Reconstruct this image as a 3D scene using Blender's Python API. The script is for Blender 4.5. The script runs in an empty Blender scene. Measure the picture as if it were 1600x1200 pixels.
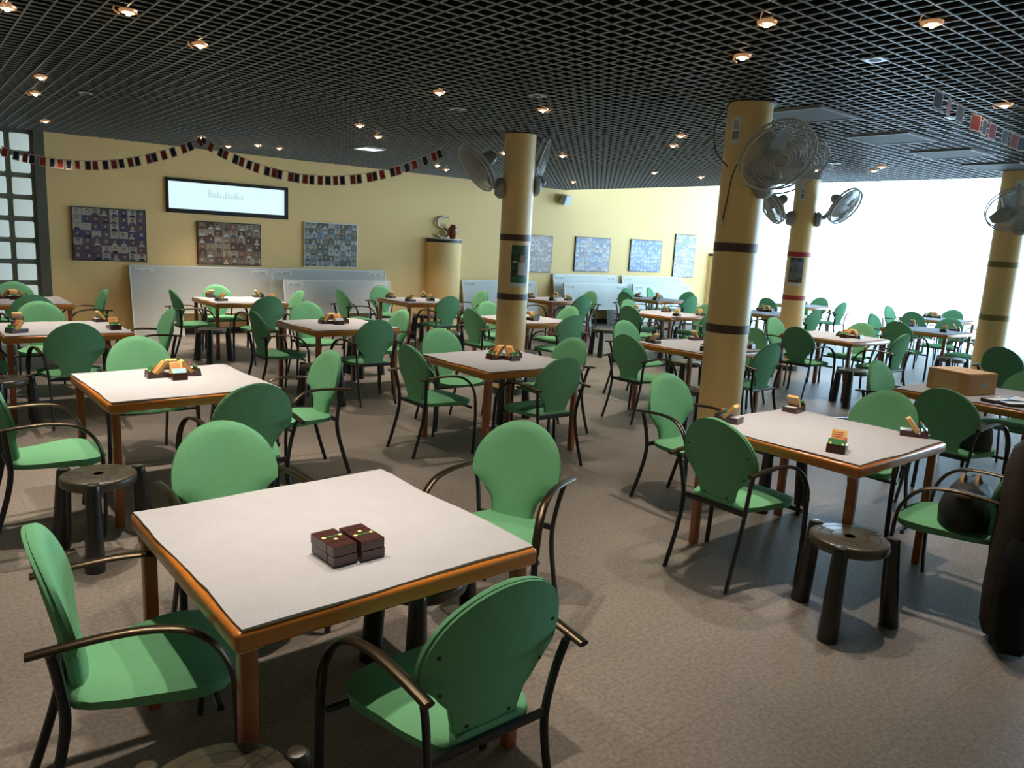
import bpy, bmesh, math, random
from mathutils import Vector, Matrix
random.seed(7)
sc = bpy.context.scene
C = sc.collection
PI = math.pi
rad = math.radians

# ------------------------------------------------------------------ camera, sky, exposure
cam = bpy.data.cameras.new('camera')
cam.sensor_fit = 'HORIZONTAL'; cam.sensor_width = 36.0; cam.lens = 1183.85/1600*36.0
cam.clip_start = .05; cam.clip_end = 200
co = bpy.data.objects.new('camera', cam); C.objects.link(co)
R_, U_, F_ = Vector((.77897762, -.62478863, .05322629)), Vector((.07378939, .17563034, .98168687)), Vector((.62269495, .76078456, -.18291488))
mw = Matrix((R_, U_, -F_)).transposed().to_4x4(); mw.translation = (0, 0, 1.707)
co.matrix_world = mw
sc.camera = co
sc.view_settings.view_transform = 'Standard'; sc.view_settings.look = 'None'
sc.view_settings.exposure = 0.27; sc.view_settings.gamma = 1.0
sc.view_settings.use_curve_mapping = False
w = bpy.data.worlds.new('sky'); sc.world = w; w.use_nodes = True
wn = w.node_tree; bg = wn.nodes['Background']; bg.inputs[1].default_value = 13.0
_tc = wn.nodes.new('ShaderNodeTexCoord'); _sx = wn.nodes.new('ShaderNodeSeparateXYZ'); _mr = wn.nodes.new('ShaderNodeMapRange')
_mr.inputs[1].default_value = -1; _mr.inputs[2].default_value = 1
_rp = wn.nodes.new('ShaderNodeValToRGB'); _e = _rp.color_ramp.elements          # brightness by elevation, made up to throw daylight deep indoors and onto the ceiling
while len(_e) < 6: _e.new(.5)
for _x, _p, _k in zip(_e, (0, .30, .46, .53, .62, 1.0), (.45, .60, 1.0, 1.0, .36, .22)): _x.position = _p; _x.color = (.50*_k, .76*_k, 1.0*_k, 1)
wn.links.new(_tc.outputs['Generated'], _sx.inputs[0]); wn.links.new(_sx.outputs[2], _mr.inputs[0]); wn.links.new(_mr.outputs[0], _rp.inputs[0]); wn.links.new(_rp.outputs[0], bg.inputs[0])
U_CEIL, U_GLASS, Z_C, Z_A = 11.25, 17.6, 2.87, 3.75       # end of the grid ceiling, glass front, ceiling heights
V_FRONT, U_LEFT = -5.0, -4.5

def portal(u, v, z, sx, sz):                                # the sky seen through the glazing
    L = bpy.data.lights.new('glazing_daylight', 'AREA'); L.shape = 'RECTANGLE'; L.size = sx; L.size_y = sz
    L.cycles.is_portal = True
    o = bpy.data.objects.new('glazing_daylight', L); C.objects.link(o)
    o.location = (u, v, z); o.rotation_euler = (0, rad(90), 0)   # faces -u
portal(U_GLASS-.06, 8.85, Z_A/2, Z_A, 7.0)
portal(U_GLASS-.06, -.3, Z_A/2, Z_A, 9.4)

SPOT_W = 150.0
def spot(u, v, z, power=SPOT_W, col=(1.0, .86, .68), ang=84, parent=None, loc=None):
    L = bpy.data.lights.new('halogen_beam', 'SPOT'); L.energy = power; L.color = col
    L.spot_size = rad(ang); L.spot_blend = 1.0; L.shadow_soft_size = .025
    o = bpy.data.objects.new('halogen_beam', L); C.objects.link(o)
    if parent: o.parent = parent; o.location = loc
    else: o.location = (u, v, z)
    return o
for (u, v) in ((.60, 2.65), (1.12, 2.12), (1.65, 2.62), (1.1, -.6), (4.0, -.7), (-1.6, 2.4), (-1.6, 5.2), (6.9, .2)):   # lamps of the same ceiling above and beside the camera's own place
    spot(u, v, 2.82, SPOT_W*.72)

# ------------------------------------------------------------------ materials
def mat(name, col, rough=.6, metal=0.0, spec=.5, emit=None, es=1.0, bump=0, bscale=200, noise=0, nscale=6, coat=0):
    m = bpy.data.materials.new(name); m.use_nodes = True
    nt = m.node_tree; b = nt.nodes['Principled BSDF']
    b.inputs['Base Color'].default_value = (*col, 1); b.inputs['Roughness'].default_value = rough
    b.inputs['Metallic'].default_value = metal; b.inputs['Specular IOR Level'].default_value = spec
    b.inputs['Coat Weight'].default_value = coat
    if emit: b.inputs['Emission Color'].default_value = (*emit, 1); b.inputs['Emission Strength'].default_value = es
    if noise or bump:
        tc = nt.nodes.new('ShaderNodeTexCoord')
    if noise:
        n = nt.nodes.new('ShaderNodeTexNoise'); n.inputs['Scale'].default_value = nscale; n.inputs['Detail'].default_value = 6
        nt.links.new(tc.outputs['Object'], n.inputs['Vector'])
        r = nt.nodes.new('ShaderNodeMix'); r.data_type = 'RGBA'
        r.inputs[6].default_value = (*[c*(1-noise) for c in col], 1); r.inputs[7].default_value = (*[min(1, c*(1+noise)) for c in col], 1)
        nt.links.new(n.outputs['Fac'], r.inputs[0]); nt.links.new(r.outputs[2], b.inputs['Base Color'])
    if bump:
        n2 = nt.nodes.new('ShaderNodeTexNoise'); n2.inputs['Scale'].default_value = bscale; n2.inputs['Detail'].default_value = 3
        nt.links.new(tc.outputs['Object'], n2.inputs['Vector'])
        bp = nt.nodes.new('ShaderNodeBump'); bp.inputs['Strength'].default_value = bump; bp.inputs['Distance'].default_value = .01
        nt.links.new(n2.outputs['Fac'], bp.inputs['Height']); nt.links.new(bp.outputs['Normal'], b.inputs['Normal'])
    return m
def wood(name, c1, c2, rough=.3, scale=(2, 30, 30), coat=.3):
    m = mat(name, c1, rough, coat=coat); nt = m.node_tree; b = nt.nodes['Principled BSDF']
    tc = nt.nodes.new('ShaderNodeTexCoord'); mp = nt.nodes.new('ShaderNodeMapping'); mp.inputs['Scale'].default_value = scale
    n = nt.nodes.new('ShaderNodeTexNoise'); n.inputs['Scale'].default_value = 1.0; n.inputs['Detail'].default_value = 5; n.inputs['Distortion'].default_value = .6
    r = nt.nodes.new('ShaderNodeMix'); r.data_type = 'RGBA'; r.inputs[6].default_value = (*c1, 1); r.inputs[7].default_value = (*c2, 1)
    nt.links.new(tc.outputs['Object'], mp.inputs[0]); nt.links.new(mp.outputs[0], n.inputs['Vector'])
    nt.links.new(n.outputs['Fac'], r.inputs[0]); nt.links.new(r.outputs[2], b.inputs['Base Color'])
    return m
M = {}
M['fabric'] = mat('green_fabric', (.150, .385, .210), .95, spec=.15, bump=.25, bscale=420, noise=.08, nscale=30)
M['metal'] = mat('bronze_black_metal', (.075, .056, .036), .30, metal=.85)
M['chair_black'] = mat('black_lacquered_steel', (.012, .012, .013), .42, spec=.5)
M['plastic'] = mat('black_plastic', (.010, .010, .010), .30, spec=.6, bump=.03, bscale=60)
M['stool_top'] = mat('stool_plastic_painted_sheen', (.062, .050, .033), .34, spec=.7, bump=.05, bscale=90)  # black plastic, reflected light on the top painted in as paler olive-brown
M['stool_groove'] = mat('groove_plastic', (.004, .004, .004), .6)
M['orange_wood'] = wood('orange_beech', (.60, .215, .035), (.40, .115, .016), .28, (1.5, 40, 40))
M['leg_wood'] = wood('red_beech', (.36, .105, .025), (.24, .062, .014), .35, (40, 40, 1.5))
M['bracket'] = mat('zinc', (.45, .44, .40), .4, metal=.8)
M['felt'] = mat('grey_felt', (.425, .425, .465), .97, spec=.1, bump=.35, bscale=160, noise=.07, nscale=9)
M['felt_edge'] = mat('felt_edge', (.36, .31, .26), .95)
M['wall'] = mat('cream_yellow_paint', (.92, .66, .31), .75, spec=.3, bump=.05, bscale=90, noise=.03, nscale=2)
M['pillar'] = mat('ochre_gloss_paint', (.86, .60, .275), .38, spec=.5, noise=.04, nscale=4)
M['white'] = mat('white_paint', (.82, .82, .80), .6)
M['brown_band'] = mat('brown_tape', (.075, .028, .024), .45)
M['red_band'] = mat('red_tape', (.42, .035, .035), .45)
M['olive_band'] = mat('olive_tape', (.24, .17, .05), .35)
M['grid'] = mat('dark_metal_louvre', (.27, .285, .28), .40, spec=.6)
M['grid_web_shade'] = mat('louvre_web_painted_shade', (.030, .032, .034), .55, spec=.3)  # same metal as the flange; shade inside the cells painted in as near-black
M['plenum'] = mat('black_void', (.006, .007, .008), .9, spec=.1)
M['skirt'] = mat('black_skirting', (.02, .018, .018), .5)
M['fan_grey'] = mat('grey_fan_plastic', (.30, .31, .31), .4)
M['fan_wire'] = mat('grey_wire', (.46, .46, .44), .5)
M['fan_blade'] = mat('grey_blade', (.26, .27, .28), .35)
M['panel'] = mat('grey_steel_panel', (.115, .12, .12), .65, spec=.2)
M['panel_rim'] = mat('grey_rim', (.22, .23, .23), .5)
M['lamp'] = mat('halogen_glow', (1, .8, .5), .4, emit=(1, .74, .42), es=45)
M['lamp_glass'] = mat('copper_reflector', (.62, .34, .20), .3, metal=.7, emit=(1, .5, .22), es=.25)
M['bezel'] = mat('pale_bezel', (.62, .66, .68), .35, metal=.3)
M['black'] = mat('matt_black', (.012, .012, .013), .5)
M['board'] = mat('grey_white_board', (.60, .60, .57), .38, spec=.5)
M['board_edge'] = mat('white_edge', (.80, .80, .77), .4)
M['paper'] = mat('white_paper', (.78, .77, .74), .8)
M['ink'] = mat('grey_ink', (.28, .28, .27), .8)
M['darkwood'] = wood('dark_mahogany', (.070, .018, .014), (.036, .010, .009), .35, (4, 60, 60))
M['card'] = mat('yellow_card', (.72, .44, .13), .7, noise=.12, nscale=60)
M['card_back'] = mat('tan_card_backs', (.40, .26, .16), .8, noise=.1, nscale=80)
M['green_card'] = mat('green_card', (.018, .17, .035), .5)
M['red_card'] = mat('red_card', (.62, .075, .04), .5)
M['blue_card'] = mat('blue_card', (.36, .62, .80), .5)
M['yellow_dot'] = mat('pale_yellow_dot', (.85, .78, .30), .5)
M['terracotta'] = mat('brown_red_glaze', (.23, .055, .03), .3)
M['letter'] = mat('grey_brushed_metal', (.42, .37, .30), .4, metal=.5)
M['speaker'] = mat('grey_speaker', (.50, .53, .52), .5)
M['cardboard'] = mat('cardboard', (.42, .225, .085), .85, noise=.06, nscale=8)
M['cardboard_top'] = mat('orange_tape_cardboard', (.66, .34, .06), .6)
M['cardboard_label'] = mat('tan_label', (.44, .30, .15), .8)
M['coat'] = mat('brown_black_coat', (.030, .021, .017), .85, spec=.2, bump=.4, bscale=25, noise=.35, nscale=7)
M['coat_light'] = mat('brown_coat_lapel', (.060, .036, .024), .85, spec=.2, bump=.3, bscale=25, noise=.3, nscale=7)
M['coat_black'] = mat('black_coat_lining', (.007, .007, .009), .8, spec=.2, bump=.4, bscale=20)
M['bag'] = mat('black_bag_cloth', (.012, .013, .016), .65, bump=.3, bscale=30)
M['tan_leather'] = mat('tan_leather', (.26, .155, .075), .5)
M['brass'] = mat('brass_button', (.35, .26, .10), .4, metal=.8)
M['flag_red'] = mat('red_flag', (.30, .022, .022), .7)
M['flag_blue'] = mat('navy_flag', (.012, .016, .05), .7)
M['flag_edge'] = mat('pale_flag_border', (.62, .52, .50), .7)
M['string'] = mat('white_string', (.6, .58, .55), .8)
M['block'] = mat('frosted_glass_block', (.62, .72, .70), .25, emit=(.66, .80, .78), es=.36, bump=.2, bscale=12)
M['mortar'] = mat('grey_mortar', (.125, .122, .09), .8)
M['pane_lit'] = mat('lit_frosted_pane', (.5, .6, .6), .15, emit=(.64, .83, .85), es=.80)
M['frieze'] = mat('etched_frieze', (.38, .48, .48), .5, emit=(.50, .66, .68), es=.72)
M['trim_black'] = mat('black_frame', (.010, .010, .012), .4)

def floor_mat():
    m = mat('speckled_grey_brown_tiles', (.3, .27, .24), .48, spec=.55); nt = m.node_tree; b = nt.nodes['Principled BSDF']
    tc = nt.nodes.new('ShaderNodeTexCoord')
    def noise(s, d=4):
        n = nt.nodes.new('ShaderNodeTexNoise'); n.inputs['Scale'].default_value = s; n.inputs['Detail'].default_value = d
        nt.links.new(tc.outputs['Object'], n.inputs['Vector']); return n
    a, bb, c = noise(2.2, 8), noise(150, 3), noise(55, 6)
    r = nt.nodes.new('ShaderNodeValToRGB'); r.color_ramp.elements[0].position = .36; r.color_ramp.elements[1].position = .64
    r.color_ramp.elements[0].color = (.250, .214, .190, 1); r.color_ramp.elements[1].color = (.276, .236, .210, 1)
    nt.links.new(a.outputs['Fac'], r.inputs[0])
    r2 = nt.nodes.new('ShaderNodeValToRGB'); r2.color_ramp.elements[0].position = .35; r2.color_ramp.elements[1].position = .68
    r2.color_ramp.elements[0].color = (.74, .74, .74, 1); r2.color_ramp.elements[1].color = (1.16, 1.16, 1.16, 1)
    nt.links.new(c.outputs['Fac'], r2.inputs[0])
    br = nt.nodes.new('ShaderNodeTexBrick'); br.offset = .5; br.inputs['Scale'].default_value = 1.0
    br.inputs['Color1'].default_value = (1, 1, 1, 1); br.inputs['Color2'].default_value = (.91, .91, .91, 1); br.inputs['Mortar'].default_value = (.70, .70, .70, 1)
    br.inputs['Mortar Size'].default_value = .002; br.inputs['Brick Width'].default_value = 1.0; br.inputs['Row Height'].default_value = .5
    nt.links.new(tc.outputs['Object'], br.inputs['Vector'])
    m1 = nt.nodes.new('ShaderNodeMix'); m1.data_type = 'RGBA'; m1.blend_type = 'MULTIPLY'; m1.inputs[0].default_value = 1
    nt.links.new(r.outputs[0], m1.inputs[6]); nt.links.new(r2.outputs[0], m1.inputs[7])
    m2 = nt.nodes.new('ShaderNodeMix'); m2.data_type = 'RGBA'; m2.blend_type = 'MULTIPLY'; m2.inputs[0].default_value = 1
    nt.links.new(m1.outputs[2], m2.inputs[6]); nt.links.new(br.outputs[0], m2.inputs[7])
    nt.links.new(m2.outputs[2], b.inputs['Base Color'])
    bp = nt.nodes.new('ShaderNodeBump'); bp.inputs['Strength'].default_value = .25; bp.inputs['Distance'].default_value = .004
    nt.links.new(bb.outputs['Fac'], bp.inputs['Height']); nt.links.new(bp.outputs['Normal'], b.inputs['Normal'])
    return m
M['floor'] = floor_mat()

def glass_mat():
    m = bpy.data.materials.new('clear_glass'); m.use_nodes = True; nt = m.node_tree; nt.nodes.clear()
    o = nt.nodes.new('ShaderNodeOutputMaterial'); mx = nt.nodes.new('ShaderNodeMixShader'); t = nt.nodes.new('ShaderNodeBsdfTransparent')
    g = nt.nodes.new('ShaderNodeBsdfGlossy'); g.inputs['Roughness'].default_value = .02; mx.inputs[0].default_value = .06
    nt.links.new(t.outputs[0], mx.inputs[1]); nt.links.new(g.outputs[0], mx.inputs[2]); nt.links.new(mx.outputs[0], o.inputs[0])
    return m
M['glass'] = glass_mat()

def mosaic_mat(name, cols, rows, bgs, skin, shirts, fade=0.0):
    """A poster of small generic head-and-shoulders snapshots in a grid (object x,z in 0..1)."""
    m = bpy.data.materials.new(name); m.use_nodes = True; nt = m.node_tree; b = nt.nodes['Principled BSDF']; b.inputs['Roughness'].default_value = .35
    N, Lk = nt.nodes.new, nt.links.new
    def mth(op, a, bb=None):
        n = N('ShaderNodeMath'); n.operation = op
        for i, x in enumerate((a, bb)):
            if x is None: continue
            if isinstance(x, (int, float)): n.inputs[i].default_value = x
            else: Lk(x, n.inputs[i])
        return n.outputs[0]
    tc = N('ShaderNodeTexCoord'); sx = N('ShaderNodeSeparateXYZ'); Lk(tc.outputs['UV'], sx.inputs[0])
    x, y = mth('MULTIPLY', sx.outputs[0], cols), mth('MULTIPLY', sx.outputs[1], rows)
    fx, fy = mth('FRACT', x), mth('FRACT', y)
    cx = N('ShaderNodeCombineXYZ'); Lk(mth('FLOOR', x), cx.inputs[0]); Lk(mth('FLOOR', y), cx.inputs[1])
    def rnd(seed):
        wn = N('ShaderNodeTexWhiteNoise'); wn.noise_dimensions = '4D'; Lk(cx.outputs[0], wn.inputs['Vector']); wn.inputs['W'].default_value = seed
        return wn.outputs['Value']
    def ramp(v, cl):
        r = N('ShaderNodeValToRGB'); r.color_ramp.interpolation = 'CONSTANT'; e = r.color_ramp.elements
        while len(e) < len(cl): e.new(.5)
        for i, c in enumerate(cl): e[i].position = i/len(cl); e[i].color = (*c, 1)
        Lk(v, r.inputs[0]); return r.outputs[0]
    def ell(px, py, rx, ry):
        dx = mth('DIVIDE', mth('SUBTRACT', fx, px), rx); dy = mth('DIVIDE', mth('SUBTRACT', fy, py), ry)
        return mth('LESS_THAN', mth('ADD', mth('MULTIPLY', dx, dx), mth('MULTIPLY', dy, dy)), 1.0)
    def over(base, fac, col):
        mx = N('ShaderNodeMix'); mx.data_type = 'RGBA'; Lk(fac, mx.inputs[0]); Lk(base, mx.inputs[6]); Lk(col, mx.inputs[7]); return mx.outputs[2]
    px = mth('ADD', mth('MULTIPLY', rnd(1.3), .22), .39); py = mth('ADD', mth('MULTIPLY', rnd(5.1), .14), .50)
    c = ramp(rnd(2.0), bgs)
    c = over(c, ell(px, .0, .36, .36), ramp(rnd(3.0), shirts))
    c = over(c, ell(px, mth('ADD', py, .06), .20, .27), ramp(rnd(4.0), [(.03, .02, .015), (.10, .055, .03), (.25, .20, .14), (.05, .04, .04)]))
    c = over(c, ell(px, py, .145, .20), ramp(rnd(6.0), skin))
    edge = mth('MAXIMUM', mth('GREATER_THAN', mth('ABSOLUTE', mth('SUBTRACT', fx, .5)), .478), mth('GREATER_THAN', mth('ABSOLUTE', mth('SUBTRACT', fy, .5)), .478))
    rgb = N('ShaderNodeRGB'); rgb.outputs[0].default_value = (.08+fade, .08+fade, .09+fade, 1)
    c = over(c, edge, rgb.outputs[0]); Lk(c, b.inputs['Base Color'])
    return m
SK = [(.50, .30, .20), (.42, .23, .15), (.60, .40, .29), (.34, .18, .11)]

# ------------------------------------------------------------------ mesh helpers
class MB:
    def __init__(s): s.bm = bmesh.new()
    def box(s, x0, x1, y0, y1, z0, z1, bevel=0, mi=0, rot=None, seg=2):
        r = bmesh.ops.create_cube(s.bm, size=1.0); vs = r['verts']
        for v in vs: v.co = Vector(((x0+x1)/2+v.co.x*(x1-x0), (y0+y1)/2+v.co.y*(y1-y0), (z0+z1)/2+v.co.z*(z1-z0)))
        if bevel:
            es = list({e for v in vs for e in v.link_edges})
            g = bmesh.ops.bevel(s.bm, geom=es, offset=bevel, segments=seg, affect='EDGES', profile=.5)
            vs = list({v for f in g['faces'] for v in f.verts} | {v for v in vs if v.is_valid})
        if rot is not None:
            for v in vs: v.co = rot @ v.co
        for f in {f for v in vs for f in v.link_faces}: f.material_index = mi
        return s
    def loft(s, rings, cap=True, mi=0, closed=True):
        L = [[s.bm.verts.new(p) for p in r] for r in rings]; n = len(L[0])
        for a, b in zip(L, L[1:]):
            for i in range(n if closed else n-1):
                j = (i+1) % n
                try: f = s.bm.faces.new((a[i], a[j], b[j], b[i])); f.material_index = mi
                except ValueError: pass
        if cap and closed:
            for r in (L[0][::-1], L[-1]):
                f = s.bm.faces.new(r); f.material_index = mi
        return s
    def tube(s, pts, r, n=8, mi=0, flat=None, up=Vector((0, 0, 1)), cap=True):
        """sweep; r a radius (or list); flat=(w,h) gives an oval with its width held across `up`."""
        P = [Vector(p) for p in pts]; rings = []
        prev = None
        for i, p in enumerate(P):
            t = (P[min(i+1, len(P)-1)]-P[max(i-1, 0)]).normalized()
            if prev is None:
                a = up if abs(t.dot(up)) < .95 else Vector((0, 1, 0))
                x = t.cross(a).normalized()
            else:
                x = (prev-t*prev.dot(t)).normalized()
            prev = x; y = x.cross(t)
            ri = r[i] if isinstance(r, (list, tuple)) else r
            wx, wy = flat if flat else (ri, ri)
            rings.append([p+x*math.cos(2*PI*k/n)*wx+y*math.sin(2*PI*k/n)*wy for k in range(n)])
        return s.loft(rings, cap, mi)
    def lathe(s, prof, n=24, origin=(0, 0, 0), mi=0, cap=True, M3=None):
        o = Vector(origin)
        rings = []
        for r, z in prof:
            ring = [Vector((r*math.cos(2*PI*k/n), r*math.sin(2*PI*k/n), z)) for k in range(n)]
            if M3 is not None: ring = [M3 @ p for p in ring]
            rings.append([p+o for p in ring])
        return s.loft(rings, cap, mi)
    def prism(s, poly, axis, a, b, mi=0):
        """extrude 2-D polygon along axis ('x','y','z') from a to b."""
        def P(p, t): return {'x': (t, p[0], p[1]), 'y': (p[0], t, p[1]), 'z': (p[0], p[1], t)}[axis]
        return s.loft([[P(p, a) for p in poly], [P(p, b) for p in poly]], True, mi)
    def quad(s, pts, mi=0, uv=False):
        f = s.bm.faces.new([s.bm.verts.new(p) for p in pts]); f.material_index = mi
        if uv:
            l = s.bm.loops.layers.uv.verify()
            for lp, c in zip(f.loops, ((0, 0), (1, 0), (1, 1), (0, 1))): lp[l].uv = c
        return s
    def build(s, name, m, parent=None, smooth=True, angle=40):
        me = bpy.data.meshes.new(name)
        bmesh.ops.recalc_face_normals(s.bm, faces=s.bm.faces[:])
        s.bm.to_mesh(me); s.bm.free()
        for x in (m if isinstance(m, (list, tuple)) else [m]): me.materials.append(x)
        if smooth:
            me.polygons.foreach_set('use_smooth', [True]*len(me.polygons)); me.set_sharp_from_angle(angle=rad(angle))
        o = bpy.data.objects.new(name, me); C.objects.link(o)
        if parent: o.parent = parent
        return o
def tag(o, label, cat, group=None, kind=None):
    if label: o['label'] = label
    if cat: o['category'] = cat
    if group: o['group'] = group
    if kind: o['kind'] = kind
    return o
def thing(name, label, cat, loc=(0, 0, 0), rz=0, group=None):
    o = bpy.data.objects.new(name, None); C.objects.link(o); o.empty_display_size = .1
    o.location = loc; o.rotation_euler = (0, 0, rz)
    return tag(o, label, cat, group)
def dup(src, loc, rz, label):
    def cp(o, par):
        n = o.copy(); C.objects.link(n)
        if par: n.parent = par
        for ch in list(o.children):
            cp(ch, n)
        return n
    r = cp(src, None); r.location = loc; r.rotation_euler = (0, 0, rz); r['label'] = label
    return r
def struct(name, mb, m, parent=None, smooth=False):
    o = mb.build(name, m, parent, smooth)
    if not parent: o['kind'] = 'structure'
    return o
def smoothpath(pts, k=6):
    P = [Vector(p) for p in pts]; out = []
    for i in range(len(P)-1):
        a, b, c, d = P[max(i-1, 0)], P[i], P[i+1], P[min(i+2, len(P)-1)]
        for j in range(k):
            t = j/k
            out.append(.5*((2*b)+(c-a)*t+(2*a-5*b+4*c-d)*t*t+(3*b-a-3*c+d)*t**3))
    return out+[P[-1]]
def interp(tab, x):
    if x <= tab[0][0]: return tab[0][1]
    for (a, b), (c, d) in zip(tab, tab[1:]):
        if x <= c:
            t = (x-a)/(c-a); t = t*t*(3-2*t) if len(tab) > 2 else t
            return b+(d-b)*t
    return tab[-1][1]

# ------------------------------------------------------------------ the room
def WV(u): return 12.65-.03*u                                # the long picture wall runs a touch off the grid
WA = math.atan(-.03)
struct('floor', MB().box(U_LEFT, U_GLASS+.4, V_FRONT, 13.2, -.2, 0), M['floor'])
wb = MB(); u0, u1 = 1.72, U_GLASS+.3
wb.prism([(u0, WV(u0)), (u1, WV(u1)), (u1, WV(u1)+.35), (u0, WV(u0)+.35)], 'z', 0, 4.0)
struct('wall_back', wb, M['wall'])
struct('wall_left', MB().box(U_LEFT-.3, U_LEFT, V_FRONT, 13.2, 0, 3.4), M['wall'])
struct('wall_front', MB().box(U_LEFT-.3, U_GLASS+.3, V_FRONT-.3, V_FRONT, 0, 4.0), M['wall'])
struct('wall_right', MB().box(U_GLASS-.1, U_GLASS+.3, 4.35, 5.22, 0, Z_A), M['wall'])
bb = MB(); bb.prism([(u0, WV(u0)-.015), (u1-.5, WV(u1-.5)-.015), (u1-.5, WV(u1-.5)), (u0, WV(u0))], 'z', 0, .10)
struct('baseboard_back', bb, M['skirt'])
# louvred ceiling: dark void with an open-cell metal grid below it
ce = struct('ceiling', MB().box(U_LEFT-.3, U_CEIL, V_FRONT-.3, 13.3, 3.40, 3.5), M['plenum'])
g = MB(); P_ = .1025; TH = .0042
k = 0
u = -3.0
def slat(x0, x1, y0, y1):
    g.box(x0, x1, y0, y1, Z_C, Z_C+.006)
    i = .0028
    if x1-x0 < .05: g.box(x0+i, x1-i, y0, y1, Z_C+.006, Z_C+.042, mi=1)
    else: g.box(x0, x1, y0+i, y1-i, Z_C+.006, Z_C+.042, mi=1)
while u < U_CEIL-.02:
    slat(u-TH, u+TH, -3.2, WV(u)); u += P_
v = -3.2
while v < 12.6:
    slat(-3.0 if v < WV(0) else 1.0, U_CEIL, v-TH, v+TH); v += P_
# edge rail of the grid
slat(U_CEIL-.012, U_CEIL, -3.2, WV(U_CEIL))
g.build('louvre_grid', [M['grid'], M['grid_web_shade']], ce, False)
struct('trim_1', MB().box(U_CEIL, U_CEIL+.08, V_FRONT, 12.4, Z_C+.02, Z_A+.1), M['white'])
struct('ceiling', MB().box(U_CEIL+.08, U_GLASS+.3, V_FRONT-.3, 12.7, Z_A, Z_A+.12), M['white'])
# glazing
for i, (a, b) in enumerate(((5.22, WV(U_GLASS)), (V_FRONT, 4.35))):
    struct('window_%d' % (i+1), MB().box(U_GLASS, U_GLASS+.012, a, b, 0.0, Z_A), M['glass'])
# glass-block wall left of the picture wall
gb = MB(); x = 1.72
gb.prism([(-4.5, WV(-4.5)+.03), (x, WV(x)+.03), (x, WV(x)+.3), (-4.5, WV(-4.5)+.3)], 'z', 0, 3.4)
win3 = struct('window_3', gb, M['mortar'])
jb = MB(); jb.prism([(1.60, WV(1.6)-.03), (1.725, WV(1.72)-.03), (1.725, WV(1.72)+.1), (1.60, WV(1.6)+.1)], 'z', 0, 2.95)
struct('trim_2', jb, M['mortar'])
PT = .293
nb = 0
for c_ in range(7):
    for r_ in range(10):
        uu = 1.44-c_*PT; zz = 2.70-r_*PT
        if uu < -.4: continue
        m_ = MB(); m_.box(-.113, .113, -.035, .02, -.113, .113, bevel=.018)
        b_ = m_.build('glass_block', M['block'], win3); b_.location = (uu, WV(uu)+.02, zz); b_.rotation_euler = (0, 0, WA)
# internal lit window with black frame
def wallthing(name, label, cat, u, z, off=0.0, group=None):
    return thing(name, label, cat, (u, WV(u)-off, z), WA, group)
wf = MB(); W_, H_ = 1.90, .52
for (a, b, c_, d) in ((-W_/2, W_/2, H_/2-.05, H_/2), (-W_/2, W_/2, -H_/2, -H_/2+.065), (-W_/2, -W_/2+.035, -H_/2, H_/2), (W_/2-.06, W_/2, -H_/2, H_/2)):
    wf.box(a, b, -.035, .01, c_, d)
win = struct('window_4', wf, M['trim_black']); win.location = (4.23, WV(4.23), 2.148); win.rotation_euler = (0, 0, WA)
MB().box(-W_/2+.02, W_/2-.03, -.012, .008, -H_/2+.03, H_/2-.02).build('pane', M['pane_lit'], win)
fz = MB(); rr = random.Random(3)
fz.box(-.35, .22, -.0145, -.012, .005, .014)
for i, h in enumerate((.13, .10, .06, .11, .06, .05, .10, .09, .05, .10, .11, .05, .06)):
    x0 = -.33+i*.043
    fz.prism([(x0, .012), (x0+.036, .012), (x0+.030, h*.7), (x0+.018, h+.02), (x0+.006, h*.7)], 'y', -.0145, -.012)
fz.build('etched_frieze', M['frieze'], win)

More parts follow.
